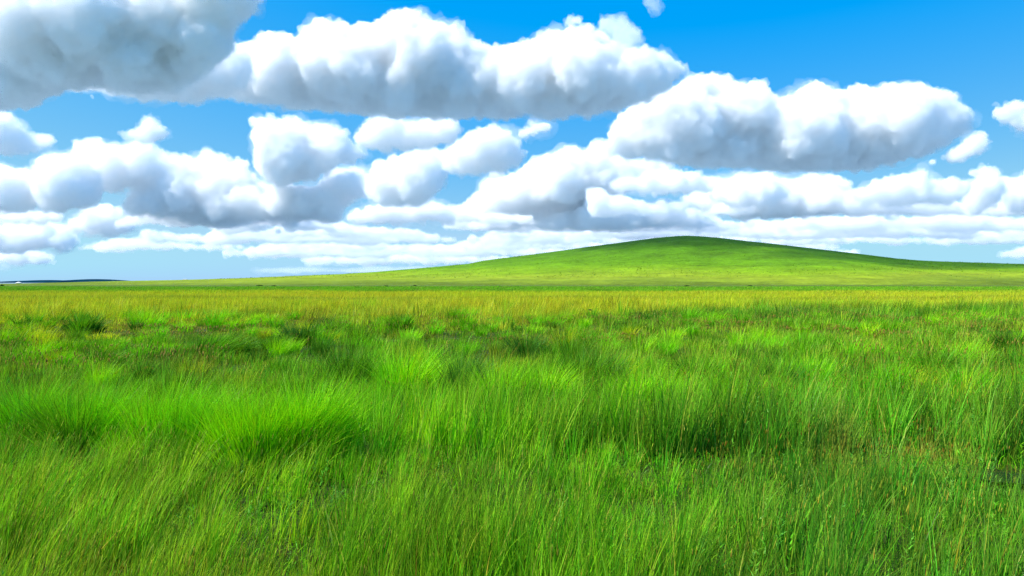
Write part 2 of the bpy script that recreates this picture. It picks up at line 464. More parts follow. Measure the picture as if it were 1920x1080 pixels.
l.new(rp.outputs[0], far.inputs[6]); far.inputs[7].default_value = (.19, .265, .315, 1)  # far ground made pale blue to throw light up onto cloud undersides
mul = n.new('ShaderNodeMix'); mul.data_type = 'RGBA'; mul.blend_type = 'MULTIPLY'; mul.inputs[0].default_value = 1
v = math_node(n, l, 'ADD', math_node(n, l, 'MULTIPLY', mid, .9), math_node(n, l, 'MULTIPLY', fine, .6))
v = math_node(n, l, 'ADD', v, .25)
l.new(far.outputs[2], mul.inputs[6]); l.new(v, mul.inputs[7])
p = n['Principled BSDF']; p.inputs['Roughness'].default_value = .95; p.inputs['Specular IOR Level'].default_value = .1
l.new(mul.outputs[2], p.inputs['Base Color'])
bp = n.new('ShaderNodeBump'); bp.inputs['Distance'].default_value = .3; bp.inputs['Strength'].default_value = .5
l.new(fine, bp.inputs['Height']); l.new(bp.outputs[0], p.inputs['Normal'])
GROUND_MAT = m

rr = np.concatenate([np.linspace(.0, 60, 150)[1:], np.geomspace(62, 90000, 120)])
th = np.linspace(0, 2 * np.pi, 361)[:-1]
gx = (rr[:, None] * np.sin(th)).ravel(); gy = (rr[:, None] * np.cos(th)).ravel()
gv = np.vstack([[[0, 0, 0]], np.stack([gx, gy, ground_h(gx, gy)], 1)])
NT = len(th)
a = np.arange(len(rr) - 1)[:, None] * NT; b = np.arange(NT)[None]; c = (b + 1) % NT
gf = np.stack([1 + a + b, 1 + a + NT + b, 1 + a + NT + c, 1 + a + c], -1).reshape(-1, 4)
cap = np.stack([np.zeros(NT, int), 1 + np.arange(NT), 1 + c[0], 1 + c[0]], 1)
me = bpy.data.meshes.new('ground')
me.from_pydata(gv.tolist(), [], [tuple(q[:3]) for q in cap.tolist()] + [tuple(q) for q in gf[:, ::-1].tolist()])
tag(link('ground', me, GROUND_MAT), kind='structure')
for q in me.polygons: q.use_smooth = True

# the hill: its skyline, then the land falling away before and behind the crest
SKY = [(-900, 560), (-300, 545), (0, 532.5), (215, 527), (330, 525), (440, 522), (540, 518), (640, 514), (700, 510), (760, 505), (820, 500), (880, 494.5), (905, 489), (930, 485.5), (1000, 477), (1060, 469), (1100, 463),
       (1140, 458), (1180, 452.5), (1230, 446), (1265, 443), (1290, 442), (1320, 443.5), (1350, 446), (1400, 452), (1440, 456), (1500, 463), (1560, 470), (1620, 477), (1680, 484.5), (1720, 488), (1760, 490), (1850, 493), (1920, 495), (2100, 500), (2600, 540), (2900, 560)]
HD = 1000.0
hx = np.arange(-1500, 1500, 6.0); hyy = np.concatenate([np.arange(380, 1150, 6.0), np.arange(1150, 1900, 15.0)])
X, Y = np.meshgrid(hx, hyy)
sp = np.array(SKY)
def hill_bell(y):
    u = np.where(y < HD, (HD - y) / 560.0, (y - HD) / 800.0)
    u = np.clip(u, 0, 1)
    return np.cos(u * np.pi / 2) ** 2.0
PXX = 960 + X / Y * F               # the skyline is a ridge seen from the plain; each sight line meets it once
Zr = (HY - np.interp(X / HD * F + 960, sp[:, 0], sp[:, 1])) / F * HD + EYE
ridge = fnoise(X, Y, 160, 4, 7) - .5
bell = hill_bell(Y + 60 * ridge * sstep(1000, 850, Y))
Z = Zr * bell + (fnoise(X, Y, 45, 3, 8) - .5) * 2.6 * bell * np.clip(Zr / 30, 0, 1) - 2.2 * (1 - sstep(0, .06, bell)) - .3
# the crest as seen from the camera must be the photographed one: measure it and correct
for k in range(3):
    ang = (Z - EYE) / Y
    sil = np.full(len(hx), -9.)
    for j in range(len(hyy)):
        sil = np.maximum(sil, np.interp(hx / HD, X[j] / Y[j], ang[j], left=-9, right=-9))
    want = (HY - np.interp(hx / HD * F + 960, sp[:, 0], sp[:, 1])) / F
    corr = (want - np.maximum(sil, -.02)) * HD
    Z = Z + np.interp(X / Y, hx / HD, corr) * bell
hv = np.stack([X, Y, Z], -1).reshape(-1, 3)
ny, nx = X.shape
i = np.arange(ny - 1)[:, None] * nx + np.arange(nx - 1)[None]
hf = np.stack([i, i + 1, i + nx + 1, i + nx], -1).reshape(-1, 4)
m, t, n, l = new_mat('hill_grass')
geo = n.new('ShaderNodeNewGeometry'); sx = n.new('ShaderNodeSeparateXYZ'); l.new(geo.outputs['Position'], sx.inputs[0])
n1 = noise_node(n, l, geo.outputs['Position'], .006, 4)
n2 = noise_node(n, l, geo.outputs['Position'], .035, 5, .65)
n3 = noise_node(n, l, geo.outputs['Position'], .25, 5, .7)
hgt = math_node(n, l, 'ADD', math_node(n, l, 'MULTIPLY', sx.outputs[2], 1 / 60.0), math_node(n, l, 'MULTIPLY', math_node(n, l, 'SUBTRACT', n1, .5), .30))
rp = ramp_node(n, [(0, (.115, .165, .010)), (.05, (.18, .25, .012)), (.11, (.24, .31, .013)), (.2, (.19, .31, .006)), (.34, (.115, .25, .004)), (.62, (.072, .18, .004)), (1, (.05, .135, .005))])
l.new(hgt, rp.inputs[0])
mul = n.new('ShaderNodeMix'); mul.data_type = 'RGBA'; mul.blend_type = 'MULTIPLY'; mul.inputs[0].default_value = 1
v = math_node(n, l, 'ADD', math_node(n, l, 'MULTIPLY', n2, 1.2), math_node(n, l, 'MULTIPLY', n3, 1.4)); v = math_node(n, l, 'ADD', v, -.65 + .30)
st = n.new('ShaderNodeMapping'); st.inputs['Scale'].default_value = (.012, .16, .16); l.new(geo.outputs['Position'], st.inputs[0])
v = math_node(n, l, 'ADD', v, math_node(n, l, 'MULTIPLY', math_node(n, l, 'SUBTRACT', noise_node(n, l, st.outputs[0], 1.0, 5, .65), .5), .9))
l.new(rp.outputs[0], mul.inputs[6]); l.new(v, mul.inputs[7])
p = n['Principled BSDF']; p.inputs['Roughness'].default_value = .95; p.inputs['Specular IOR Level'].default_value = .1
l.new(mul.outputs[2], p.inputs['Base Color'])
bp = n.new('ShaderNodeBump'); bp.inputs['Distance'].default_value = 1.5; bp.inputs['Strength'].default_value = .6
l.new(n3, bp.inputs['Height']); l.new(bp.outputs[0], p.inputs['Normal'])
me = mesh_from('hill', hv, hf)
me.polygons.foreach_set('use_smooth', np.ones(len(hf), bool))
tag(link('hill', me, m), kind='structure')

# hills on the far left horizon, the blue of distant haze put into their colour
def far_hill(name, x0, x1, prof, D, c):
    xs = np.linspace(x0, x1, 60); ys = np.linspace(-1, 1, 13)
    XX, YY = np.meshgrid(xs, ys)
    pz = np.interp(XX, [q[0] for q in prof], [q[1] for q in prof])
    ZZ = (HY - pz) / F * D * np.cos(YY * np.pi / 2) + EYE - 3 * np.abs(YY)
    vv = np.stack([(XX - 960) / F * D, D + YY * 1500, ZZ], -1).reshape(-1, 3)
    i = np.arange(12)[:, None] * 60 + np.arange(59)[None]
    ff = np.stack([i, i + 1, i + 61, i + 60], -1).reshape(-1, 4)
    return tag(link(name, mesh_from(name, vv, ff), plain('haze_blue_hillside', c, .95, 0)), kind='structure')
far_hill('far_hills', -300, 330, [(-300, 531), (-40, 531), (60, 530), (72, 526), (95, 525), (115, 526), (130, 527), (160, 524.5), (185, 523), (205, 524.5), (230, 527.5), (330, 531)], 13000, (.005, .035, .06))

# ------------------------------------------------------------------ grass
def grass_mat(name, trans=.25, rough=.45):
    m, t, n, l = new_mat(name)
    n.remove(n['Principled BSDF'])
    at = n.new('ShaderNodeAttribute'); at.attribute_name = 'blade_colour'
    d = n.new('ShaderNodeBsdfDiffuse'); tr = n.new('ShaderNodeBsdfTranslucent'); g = n.new('ShaderNodeBsdfGlossy')
    g.inputs['Roughness'].default_value = rough; g.inputs['Color'].default_value = (.9, .95, .8, 1)
    hs = n.new('ShaderNodeHueSaturation'); hs.inputs['Hue'].default_value = .490; hs.inputs['Value'].default_value = 1.3
    l.new(at.outputs['Color'], hs.inputs['Color'])
    l.new(at.outputs['Color'], d.inputs[0]); l.new(hs.outputs[0], tr.inputs[0])
    a = n.new('ShaderNodeMixShader'); a.inputs[0].default_value = trans
    l.new(d.outputs[0], a.inputs[1]); l.new(tr.outputs[0], a.inputs[2])
    b = n.new('ShaderNodeMixShader'); b.inputs[0].default_value = .012
    l.new(a.outputs[0], b.inputs[1]); l.new(g.outputs[0], b.inputs[2])
    l.new(b.outputs[0], n['Material Output'].inputs[0])
    return m
GRASS = grass_mat('grass_blade')

class Blades:
    """arrays of blades, linked as ONE mesh"""
    def __init__(s): s.v = []; s.f = []; s.c = []; s.n = 0
    def raw(s, v, f, c):
        s.v.append(v); s.f.append(f + s.n); s.c.append(c); s.n += len(v)
    def add(s, rng, x, y, z, h, w, ax, lean, curve, rgb, tip, segs, belly=.35):
        """ax: azimuth the blade bends to (0 = +x); lean, curve: horizontal reach at the tip as shares of h"""
        N = len(x)
        if N == 0: return
        t = np.linspace(0, 1, segs + 1)[:, None]
        off = h * (lean * t + curve * t ** 2)
        tot = np.clip(lean + curve * t, 0, 1.6)
        up = h * t * np.sqrt(np.clip(1 - .42 * tot ** 2, .06, 1))
        fa = rng.uniform(0, np.pi, N)
        cx = x + off * np.cos(ax); cyy = y + off * np.sin(ax); cz = z + up
        ww = w * (belly + (1 - belly) * np.sin(np.pi * np.clip(t + .25, 0, 1))) * (1 - t) ** .45 * .5
        wx = ww * np.cos(fa); wy = ww * np.sin(fa)
        L = np.stack([cx - wx, cyy - wy, cz], -1)[:-1]; R = np.stack([cx + wx, cyy + wy, cz], -1)[:-1]
        T = np.stack([cx, cyy, cz], -1)[-1:]
        V = np.concatenate([np.stack([L, R], 1).reshape(2 * segs, N, 3), T], 0).transpose(1, 0, 2)   # N, 2segs+1, 3
        k = 2 * segs + 1
        fr = []
        for j in range(segs - 1):
            fr += [(2 * j, 2 * j + 1, 2 * j + 3), (2 * j, 2 * j + 3, 2 * j + 2)]
        fr.append((2 * segs - 2, 2 * segs - 1, 2 * segs))
        Fc = (np.arange(N)[:, None, None] * k + np.array(fr)[None]).reshape(-1, 3)
        tt = np.concatenate([np.repeat(t[:-1, 0], 2), [1.0]])[None, :, None] ** 2
        Cc = rgb[:, None, :] * (1 - tt) + tip[:, None, :] * tt
        s.raw(V.reshape(-1, 3).astype(np.float32), Fc, Cc.reshape(-1, 3).astype(np.float32))
    def heads(s, rng, x, y, z, ln, r, rgb, dx, dy):
        """seed heads: slim six sided spindles"""
        N = len(x)
        prof = [(0, 0), (.3, 1), (.65, .8), (1, 0)]
        an = np.array([0, 2.09, 4.19])
        V = [np.stack([x, y, z], -1)[:, None]]
        for tt, q in prof[1:3]:
            V.append(np.stack([x[:, None] + dx[:, None] * ln[:, None] * tt + r[:, None] * q * np.cos(an), y[:, None] + dy[:, None] * ln[:, None] * tt + r[:, None] * q * np.sin(an), z[:, None] + ln[:, None] * tt + 0 * an], -1))
        V.append(np.stack([x + dx * ln, y + dy * ln, z + ln], -1)[:, None])
        V = np.concatenate(V, 1)
        fr = []
        for j in range(3):
            q = (j + 1) % 3
            fr += [(0, 1 + q, 1 + j), (1 + j, 1 + q, 4 + q), (1 + j, 4 + q, 4 + j), (4 + j, 4 + q, 7)]
        Fc = (np.arange(N)[:, None, None] * 8 + np.array(fr)[None]).reshape(-1, 3)
        s.raw(V.reshape(-1, 3).astype(np.float32), Fc, np.repeat(rgb, 8, 0).astype(np.float32))
    def build(s, name, mat=None):
        v = np.concatenate(s.v); f = np.concatenate(s.f); c = np.concatenate(s.c)
        me = mesh_from(name, v, f)
        at = me.attributes.new('blade_colour', 'FLOAT_COLOR', 'POINT')
        at.data.foreach_set('color', np.concatenate([c, np.ones((len(c), 1), np.float32)], 1).ravel())
        print(name, len(v), len(f))
        return link(name, me, mat or GRASS)

def mixc(a, b, t):
    a = np.asarray(a, float); b = np.asarray(b, float)
    return a + (b - a) * np.asarray(t)[:, None]
def jitter(rng, c, amt):
    k = rng.normal(1, amt, (len(c), 1)); k2 = rng.normal(1, amt * .5, (len(c), 3))
    return np.clip(c * np.clip(k, .35, 2) * k2, .002, .8)

DEEP = (.026, .118, .004); MIDG = (.076, .228, .004); FRESH = (.115, .37, .003); LIME = (.20, .47, .003); YEL = (.33, .40, .006)
HAY = (.37, .375, .008); STRAW = (.46, .38, .06); BLUEG = (.042, .15, .018); RUST = (.34, .18, .02); OLIVE = (.20, .25, .01)

def meadow_colour(rng, x, y):
    """what grows where: RGB of blade and of its tip"""
    d = y
    px = 960 + x / y * F
    n1 = fnoise(x, y, 1.6, 3, 21); n2 = fnoise(x, y, 4.5, 3, 22); n3 = fnoise(x * .35, y, 7.0, 3, 23)
    c = mixc(np.tile(MIDG, (len(x), 1)), FRESH, sstep(.35, .7, n1))
    c = mixc(c, DEEP, sstep(.52, .75, n2) * .8)
    # right half of the foreground: cooler, darker reeds; left: yellower
    right = sstep(900, 1500, px + 500 * (n2 - .5)) * sstep(12, 8, d)
    c = mixc(c, mixc(np.tile(DEEP, (len(x), 1)), (.03, .17, .012), n1), right * .75)
    left = sstep(1000, 300, px + 500 * (n1 - .5)) * sstep(7.6, 6.6, d)
    c = mixc(c, LIME, left * .3)
    dull = sstep(660, 570, px) * sstep(6.5, 7.2, d) * sstep(14, 12, d)
    c = mixc(c, mixc(np.tile(OLIVE, (len(x), 1)), DEEP, sstep(.3, .6, n1)) * .8, dull * .6)
    c = mixc(c, OLIVE, left * sstep(.4, .65, n2) * .3)
    # bright crest belt
    belt = sstep(7.6, 8.6, d) * sstep(13.5, 11, d)
    c = mixc(c, mixc(np.tile(FRESH, (len(x), 1)), LIME, n1), belt * .22)
    # darker general growth behind the belt, from which the tussocks stand out
    back = sstep(8.8, 10.5, d) * sstep(27, 24, d)
    c = mixc(c, mixc(np.tile(DEEP, (len(x), 1)), MIDG, n1), back * .16)
    c = mixc(c, STRAW, sstep(1.0, .3, np.hypot((x - STRAWP[0]) / 1.1, (y - STRAWP[1]) / .8)) * .5)
    # rusty, mixed belt farther on
    mixb = sstep(13, 17, d) * sstep(30, 25, d)
    c = mixc(c, OLIVE, mixb * sstep(.42, .62, n1) * .55)
    # yellow hay meadow, its near edge farther off on the right
    edge = 20 + 19 * sstep(1000, 1500, px) + 22 * (n3 - .5)
    hay = sstep(-4, 9, d - edge) * sstep(122, 95, d + 40 * (n3 - .5))
    hc = mixc(mixc(np.tile(HAY, (len(x), 1)), YEL, sstep(.3, .7, n3)), OLIVE, sstep(.48, .68, fnoise(x * .25, y, 13, 3, 24)) * .85)
    hc = mixc(hc, MIDG, sstep(.58, .7, fnoise(x * .2, y, 19, 3, 25)) * .7)
    c = c + (hc - c) * hay[:, None]
    tip = mixc(c, STRAW, rng.uniform(0, .36, len(x)) * (.4 + .6 * (1 - belt)))
    dead = rng.uniform(0, 1, len(x)) < .045
    c[dead] = mixc(np.tile(STRAW, (dead.sum(), 1)), OLIVE, rng.uniform(0, 1, dead.sum())); tip[dead] = c[dead]
    fg = (1 - .02 * sstep(7.2, 6.2, d))[:, None]; c = c * fg; tip = tip * fg
    return jitter(rng, np.minimum(c * 1.42, .66), .30), jitter(rng, np.minimum(tip * 1.42, .66), .24)

def gap_noise(x, y):
    px = 960 + x / y * F
    return fnoise(x, y, .62, 3, 51) + .05 * sstep(1250, 900, px)
def grass_height(x, y):
    px = 960 + x / y * F
    n = fnoise(x, y, 1.3, 3, 31); n2 = fnoise(x, y, 3.6, 2, 32)
    wall = 7.3 + .8 * (fnoise(x, x * 0, 1.5, 3, 33) - .5)
    wallk = sstep(-.1, .2, y - wall) * sstep(470, 680, px)
    near = .34 + .18 * sstep(6.0, 3.4, y) + .04 * sstep(600, 200, px)
    near = near - .04 * sstep(10, 13.5, y)
    near = near - .06 * sstep(5.9, 6.5, y) * sstep(7.6, 7.1, y) * sstep(470, 680, px)
    h = near + (.42 - .32 * sstep(8.0, 9.6, y)) * wallk
    h = h * (.60 + .80 * n) + .10 * (n2 - .5)
    h = h * (1 - .55 * sstep(.50, .30, gap_noise(x, y)) * sstep(14, 9, y))
    h = h - .16 * sstep(14, 22, y) + .28 * sstep(25, 32, y)
    h = h * (1 - .55 * sstep(1.0, .4, np.hypot((x - STRAWP[0]) / 1.1, (y - STRAWP[1]) / .8)))
    return np.clip(h, .10, 1.3)

def scatter(rng, y0, y1, dens, margin=1.3):
    """random ground points in the wedge the camera can see (with a step to either side)"""
    A = .8 * (y1 ** 2 - y0 ** 2) + 2 * margin * (y1 - y0)
    N = int(A * dens)
    # y by rejection on width
    y = rng.uniform(y0, y1, int(N * 2.2) + 10)
    y = y[rng.uniform(0, .8 * y1 + margin, len(y)) < .8 * y + margin][:N]
    x = rng.uniform(-1, 1, len(y)) * (.8 * y + margin)
    return x, y

def wind(rng, x, y):
    """bending of a blade: azimuth, straight lean, curl"""
    px = 960 + x / y * F
    k = .03 + .16 * sstep(1150, 150, px) * sstep(8, 6.5, y) + .09 * fnoise(x, y, 1.9, 2, 42)
    a = (fnoise(x, y, 2.5, 2, 41) - .5) * 2.2 - .1
    wx = k * np.cos(a) + rng.normal(0, .085, len(x)); wy = k * np.sin(a) + rng.normal(0, .085, len(x))
    return wx, wy
def bend(rng, wx, wy):
    ax = np.arctan2(wy, wx); q = np.hypot(wx, wy); u = rng.uniform(.2, .6, len(wx))
    return ax, np.clip(q * u, 0, .9), np.clip(q * (1 - u) * 1.5 + rng.exponential(.05, len(wx)), 0, 1.2)

PUD = (4.98, 6.72); SOIL = (2.5, 4.75); STRAWP = (4.05, 7.25)
def keep_gaps(rng, x, y):
    k = .5 + .5 * sstep(.30, .50, gap_noise(x, y))
    for (qx, qy), a in ((PUD, .42), (SOIL, .3)):       # open water, bare ground, and the thin growth before them
        k = k * (1 - .97 * sstep(a * 1.4, a * .8, np.hypot((x - qx) / 1.2, (y - qy + .25) / 1.5)))
    return rng.uniform(0, 1, len(x)) < k

def tufted(B, rng, y0, y1, dens, per, rad, wd, sg, loose, gaps=True):
    """grass that grows in tufts: blades of a tuft share colour and height and spread outwards"""
    cx, cy_ = scatter(rng, y0, y1, dens)
    if gaps:
        k = keep_gaps(rng, cx, cy_); cx = cx[k]; cy_ = cy_[k]
    ck = np.exp(rng.normal(0, .36, len(cx))); ch = np.clip(rng.normal(1, .30, len(cx)), .45, 1.8); cr = rad * np.exp(rng.normal(0, .35, len(cx)))
    hue = rng.normal(0, .16, len(cx))
    n = rng.poisson(per * np.clip(cr / rad, .5, 2)) + 2
    q = np.repeat(np.arange(len(cx)), n)
    u = rng.normal(0, .55, (len(q), 2)) * cr[q][:, None]
    free = rng.uniform(0, 1, len(q)) < loose
    u[free] *= 4
    x = cx[q] + u[:, 0]; y = np.maximum(cy_[q] + u[:, 1], .6)
    h = grass_height(x, y) * np.where(free, .75, ch[q]) * np.clip(rng.normal(1, .2, len(q)), .4, 1.6)
    wx, wy = wind(rng, x, y)
    g = np.where(free, .03, .17) / cr[q]
    ax, le, cu = bend(rng, wx + np.clip(u[:, 0] * g, -.6, .6), wy + np.clip(u[:, 1] * g, -.6, .6))
    c, tp = meadow_colour(rng, x, y)
    f = ck[q][:, None] * np.stack([1 + hue[q], 1 - .15 * hue[q], 1 + 0 * hue[q]], 1)
    B.add(rng, x, y, ground_h(x, y) - .02, h, wd * rng.uniform(.5, 1.4, len(q)), ax, le, cu, np.clip(c * f, .002, .7), np.clip(tp * f, .002, .7), sg)

rng = np.random.default_rng(42)
B = Blades()
tufted(B, rng, 1.8, 4.2, 36, 36, .07, .0068, 4, .2)
tufted(B, rng, 4.2, 7.0, 32, 38, .075, .009, 3, .2)
tufted(B, rng, 7.0, 10, 24, 38, .09, .012, 3, .2)
tufted(B, rng, 10, 14, 12, 40, .14, .017, 3, .25)
# low undergrowth that covers the soil
for y0, y1, dens, wd in ((1.8, 6, 750, .008), (6, 14, 420, .013)):
    x, y = scatter(rng, y0, y1, dens)
    k = (np.hypot((x - PUD[0]) / 1.2, (y - PUD[1] + .1) / 1.5) > .34); x = x[k]; y = y[k]
    ax, le, cu = bend(rng, rng.normal(0, .5, len(x)), rng.normal(0, .5, len(x)))
    c = jitter(rng, mixc(np.tile(MIDG, (len(x), 1)), FRESH, fnoise(x, y, .5, 2, 95)) * 1.1, .35)
    B.add(rng, x, y, ground_h(x, y) - .01, rng.uniform(.07, .20, len(x)), wd * rng.uniform(.6, 1.4, len(x)), ax, le, cu, c, c, 2)
tag(B.build('meadow_grass'), 'tall green meadow grass growing in tufts across the foreground', kind='stuff')

B = Blades()
tufted(B, rng, 14, 22, 5.2, 44, .20, .021, 2, .25, False)
tufted(B, rng, 22, 44, 2.4, 52, .32, .026, 2, .3, False)
# scattered unnamed tufts, light and dark, through the middle distance
def tufts(B, rng, y0, y1, dens, R, H, per):
    cx, cy_ = scatter(rng, y0, y1, dens)
    cy_ = cy_ + 0
    pal = np.array([LIME, LIME, FRESH, FRESH, FRESH, MIDG, FRESH, MIDG, DEEP, YEL]) * 1.4
    cc = pal[rng.integers(0, len(pal), len(cx))] * np.exp(rng.normal(0, .2, (len(cx), 1)))
    r = R * np.exp(rng.normal(0, .35, len(cx))); hc = H * np.exp(rng.normal(0, .25, len(cx)))
    q = np.repeat(np.arange(len(cx)), per)
    rad = r[q] * .6 * np.sqrt(rng.uniform(0, 1, len(q))); aa = rng.uniform(0, 2 * np.pi, len(q))
    ux = rad * np.cos(aa); uy = rad * np.sin(aa)
    ax, le, cu = bend(rng, ux / r[q] * .55 + .1 + rng.normal(0, .1, len(q)), uy / r[q] * .55 + rng.normal(0, .1, len(q)))
    x = cx[q] + ux; y = cy_[q] + uy
    c = jitter(rng, cc[q], .2); tp = jitter(rng, mixc(c, YEL, rng.uniform(0, .35, len(q))), .1)
    B.add(rng, x, y, ground_h(x, y) - .03, hc[q] * np.clip(rng.normal(1, .18, len(q)), .5, 1.5), .0095 * y / 10 * rng.uniform(.6, 1.3, len(q)), ax, le, cu + .08, c, tp, 3)
tufts(B, rng, 10.5, 18, .62, .28, .46, 210)
tufts(B, rng, 18, 30, .42, .36, .46, 170)
tag(B.build('middle_grass'), 'mixed green and rusty grass in the middle of the meadow', kind='stuff')

B = Blades()
for y0, y1, dens, wd in ((44, 80, 45, .045), (80, 150, 12, .09), (150, 240, 4, .16)):
    x, y = scatter(rng, y0, y1, dens)
    h = (.36 + .30 * fnoise(x, y, 9, 3, 61)) * np.clip(rng.normal(1, .2, len(x)), .4, 1.6)
    ax, le, cu = bend(rng, *wind(rng, x, y)); c, tp = meadow_colour(rng, x, y)
    B.add(rng, x, y, ground_h(x, y) - .02, h, wd * rng.uniform(.6, 1.3, len(x)), ax, le, cu, c, tp, 2)
tag(B.build('yellow_hay_grass'), 'yellow ripening hay grass in a wide band below the hill', kind='stuff')

# leafy herbs between the blades
B = Blades()
x, y = scatter(rng, 2.3, 8.5, 16)
k = rng.uniform(0, 1, len(x)) < sstep(.46, .62, fnoise(x, y, 1.5, 3, 81)); x = x[k]; y = y[k]
h = grass_height(x, y) * rng.uniform(.75, 1.1, len(x)) + .04
wx, wy = wind(rng, x, y); ax, le, cu = bend(rng, wx * .6, wy * .6); z = ground_h(x, y)
kc = mixc(np.tile(FRESH, (len(x), 1)), (.10, .30, .03), rng.uniform(0, 1, len(x))); kc = jitter(rng, kc, .2)
B.add(rng, x, y, z, h, np.full(len(x), .005), ax, le, cu, kc * .8, kc, 3, .8)
NL = 22
q = np.repeat(np.arange(len(x)), NL); tt = np.tile(np.linspace(.3, 1, NL), len(x)) + rng.uniform(-.02, .02, len(q))
off = h[q] * (le[q] * tt + cu[q] * tt ** 2); tot = np.clip(le[q] + cu[q] * tt, 0, 1.6)
B.add(rng, x[q] + off * np.cos(ax[q]), y[q] + off * np.sin(ax[q]), z[q] + h[q] * tt * np.sqrt(np.clip(1 - .42 * tot ** 2, .06, 1)),
      rng.uniform(.03, .065, len(q)) * (1.25 - .7 * tt), rng.uniform(.008, .016, len(q)), rng.uniform(0, 6.28, len(q)), rng.uniform(.4, .9, len(q)), rng.uniform(.1, .5, len(q)), kc[q], jitter(rng, kc[q] * 1.1, .12), 2)
tag(B.build('leafy_herbs'), 'small leafy herbs growing between the grass blades', kind='stuff')

# seed stalks
B = Blades()
def stalks(y0, y1, dens, sel, hh, headc, stemc, wd, hl, hr):
    x, y = scatter(rng, y0, y1, dens)
    px = 960 + x / y * F
    k = rng.uniform(0, 1, len(x)) < sel(x, y, px)
    x = x[k]; y = y[k]
    h = grass_height(x, y) * rng.uniform(*hh, len(x)) + .05
    ax, le, cu = bend(rng, *wind(rng, x, y)); cu = cu * .6; le = le * .8
    sc = jitter(rng, np.tile(stemc, (len(x), 1)), .2); z = ground_h(x, y)
    B.add(rng, x, y, z, h, np.full(len(x), wd), ax, le, cu, sc, sc, 3, .9)
    tot = np.clip(le + cu, 0, 1.6)
    B.heads(rng, x + h * (le + cu) * np.cos(ax), y + h * (le + cu) * np.sin(ax), z + h * np.sqrt(np.clip(1 - .42 * tot ** 2, .06, 1)) - .01,
            hl * rng.uniform(.6, 1.3, len(x)), hr * rng.uniform(.7, 1.2, len(x)), jitter(rng, np.tile(headc, (len(x), 1)), .25), np.cos(ax) * (le + 2 * cu) * .7, np.sin(ax) * (le + 2 * cu) * .7)
stalks(2.2, 7.2, 150, lambda x, y, px: .25 + .75 * sstep(1100, 400, px) * fnoise(x, y, 1.2, 2, 71), (1.0, 1.35), (.34, .38, .03), (.22, .32, .02), .003, .065, .0036)
stalks(7.2, 14, 40, lambda x, y, px: .3 + .5 * sstep(900, 1300, px), (.95, 1.2), (.36, .28, .03), (.2, .28, .02), .004, .05, .004)
stalks(6.4, 7.5, 45, lambda x, y, px: sstep(950, 1200, px) * sstep(.4, .6, fnoise(x, y, .8, 2, 72)), (.9, 1.3), RUST, (.24, .22, .02), .004, .06, .0045)
stalks(13, 28, 26, lambda x, y, px: sstep(.42, .62, fnoise(x, y, 2.6, 3, 73)), (.9, 1.25), (.40, .26, .05), (.25, .26, .03), .008, .09, .009)
tag(B.build('seed_stalks'), 'yellow and rusty seed stalks standing above the grass', kind='stuff')
# ------------------------------------------------------------------ tussocks one can tell apart
def tussock(px, py, w, h, label, c1, c2, n, seed, lean=.15, wd=.008, segs=4):
    rng = np.random.default_rng(seed)
    d = EYE * F / (py - HY)
    X0 = (px - 960) / F * d; Hm = h / F * d * (1 if py > 790 else 1.15) + .30; R = w / F * d / 2
    rr_ = R * .62 * np.sqrt(rng.uniform(0, 1, n)); aa = rng.uniform(0, 2 * np.pi, n)
    ux = rr_ * np.cos(aa); uy = rr_ * np.sin(aa) * .75
    hh = Hm * np.clip(rng.normal(.98, .16, n), .45, 1.35) * (1 - .25 * (rr_ / R) ** 2)
    ring = rng.uniform(0, 1, n) < .3          # outer skirt, shorter and bent outwards
    rr_ = np.where(ring, R * rng.uniform(.6, 1.0, n), rr_); ux = rr_ * np.cos(aa); uy = rr_ * np.sin(aa) * .75
    hh = hh * np.where(ring, .62, 1)
    k = .55 / R
    sub = fnoise(X0 + ux * 1.0, d + uy, R * .5 + .1, 2, seed) - .5
    wx = ux * k + lean + rng.normal(0, .12, n) + sub * .6; wy = uy * k + rng.normal(0, .12, n) + .3 * (fnoise(X0 + ux, d + uy, R * .4 + .1, 2, seed + 5) - .5)
    ax, le, cu = bend(rng, wx, wy)
    cu = cu + .10
    c = mixc(np.tile(c1, (n, 1)), c2, sstep(.3, .7, fnoise(X0 + ux, d + uy, .25 + R * .2, 2, seed + 2)))
    c = jitter(rng, c * (1.5 if py > 790 else 1.55), .28); tp = jitter(rng, mixc(c, YEL, rng.uniform(0, .3, n)), .1)
    B = Blades()
    z0 = float(ground_h(np.array([X0]), np.array([d]))[0])
    B.add(rng, ux, uy, np.full(n, -.03), hh, 1.0 * wd * rng.uniform(.6, 1.3, n) * max(1, d / 9), ax, le, cu, c, tp, segs)
    o = B.build('grass_tussock')
    o.location = (X0, d, z0)
    return tag(o, label, 'grass tussock', 'tussocks standing out of the meadow')
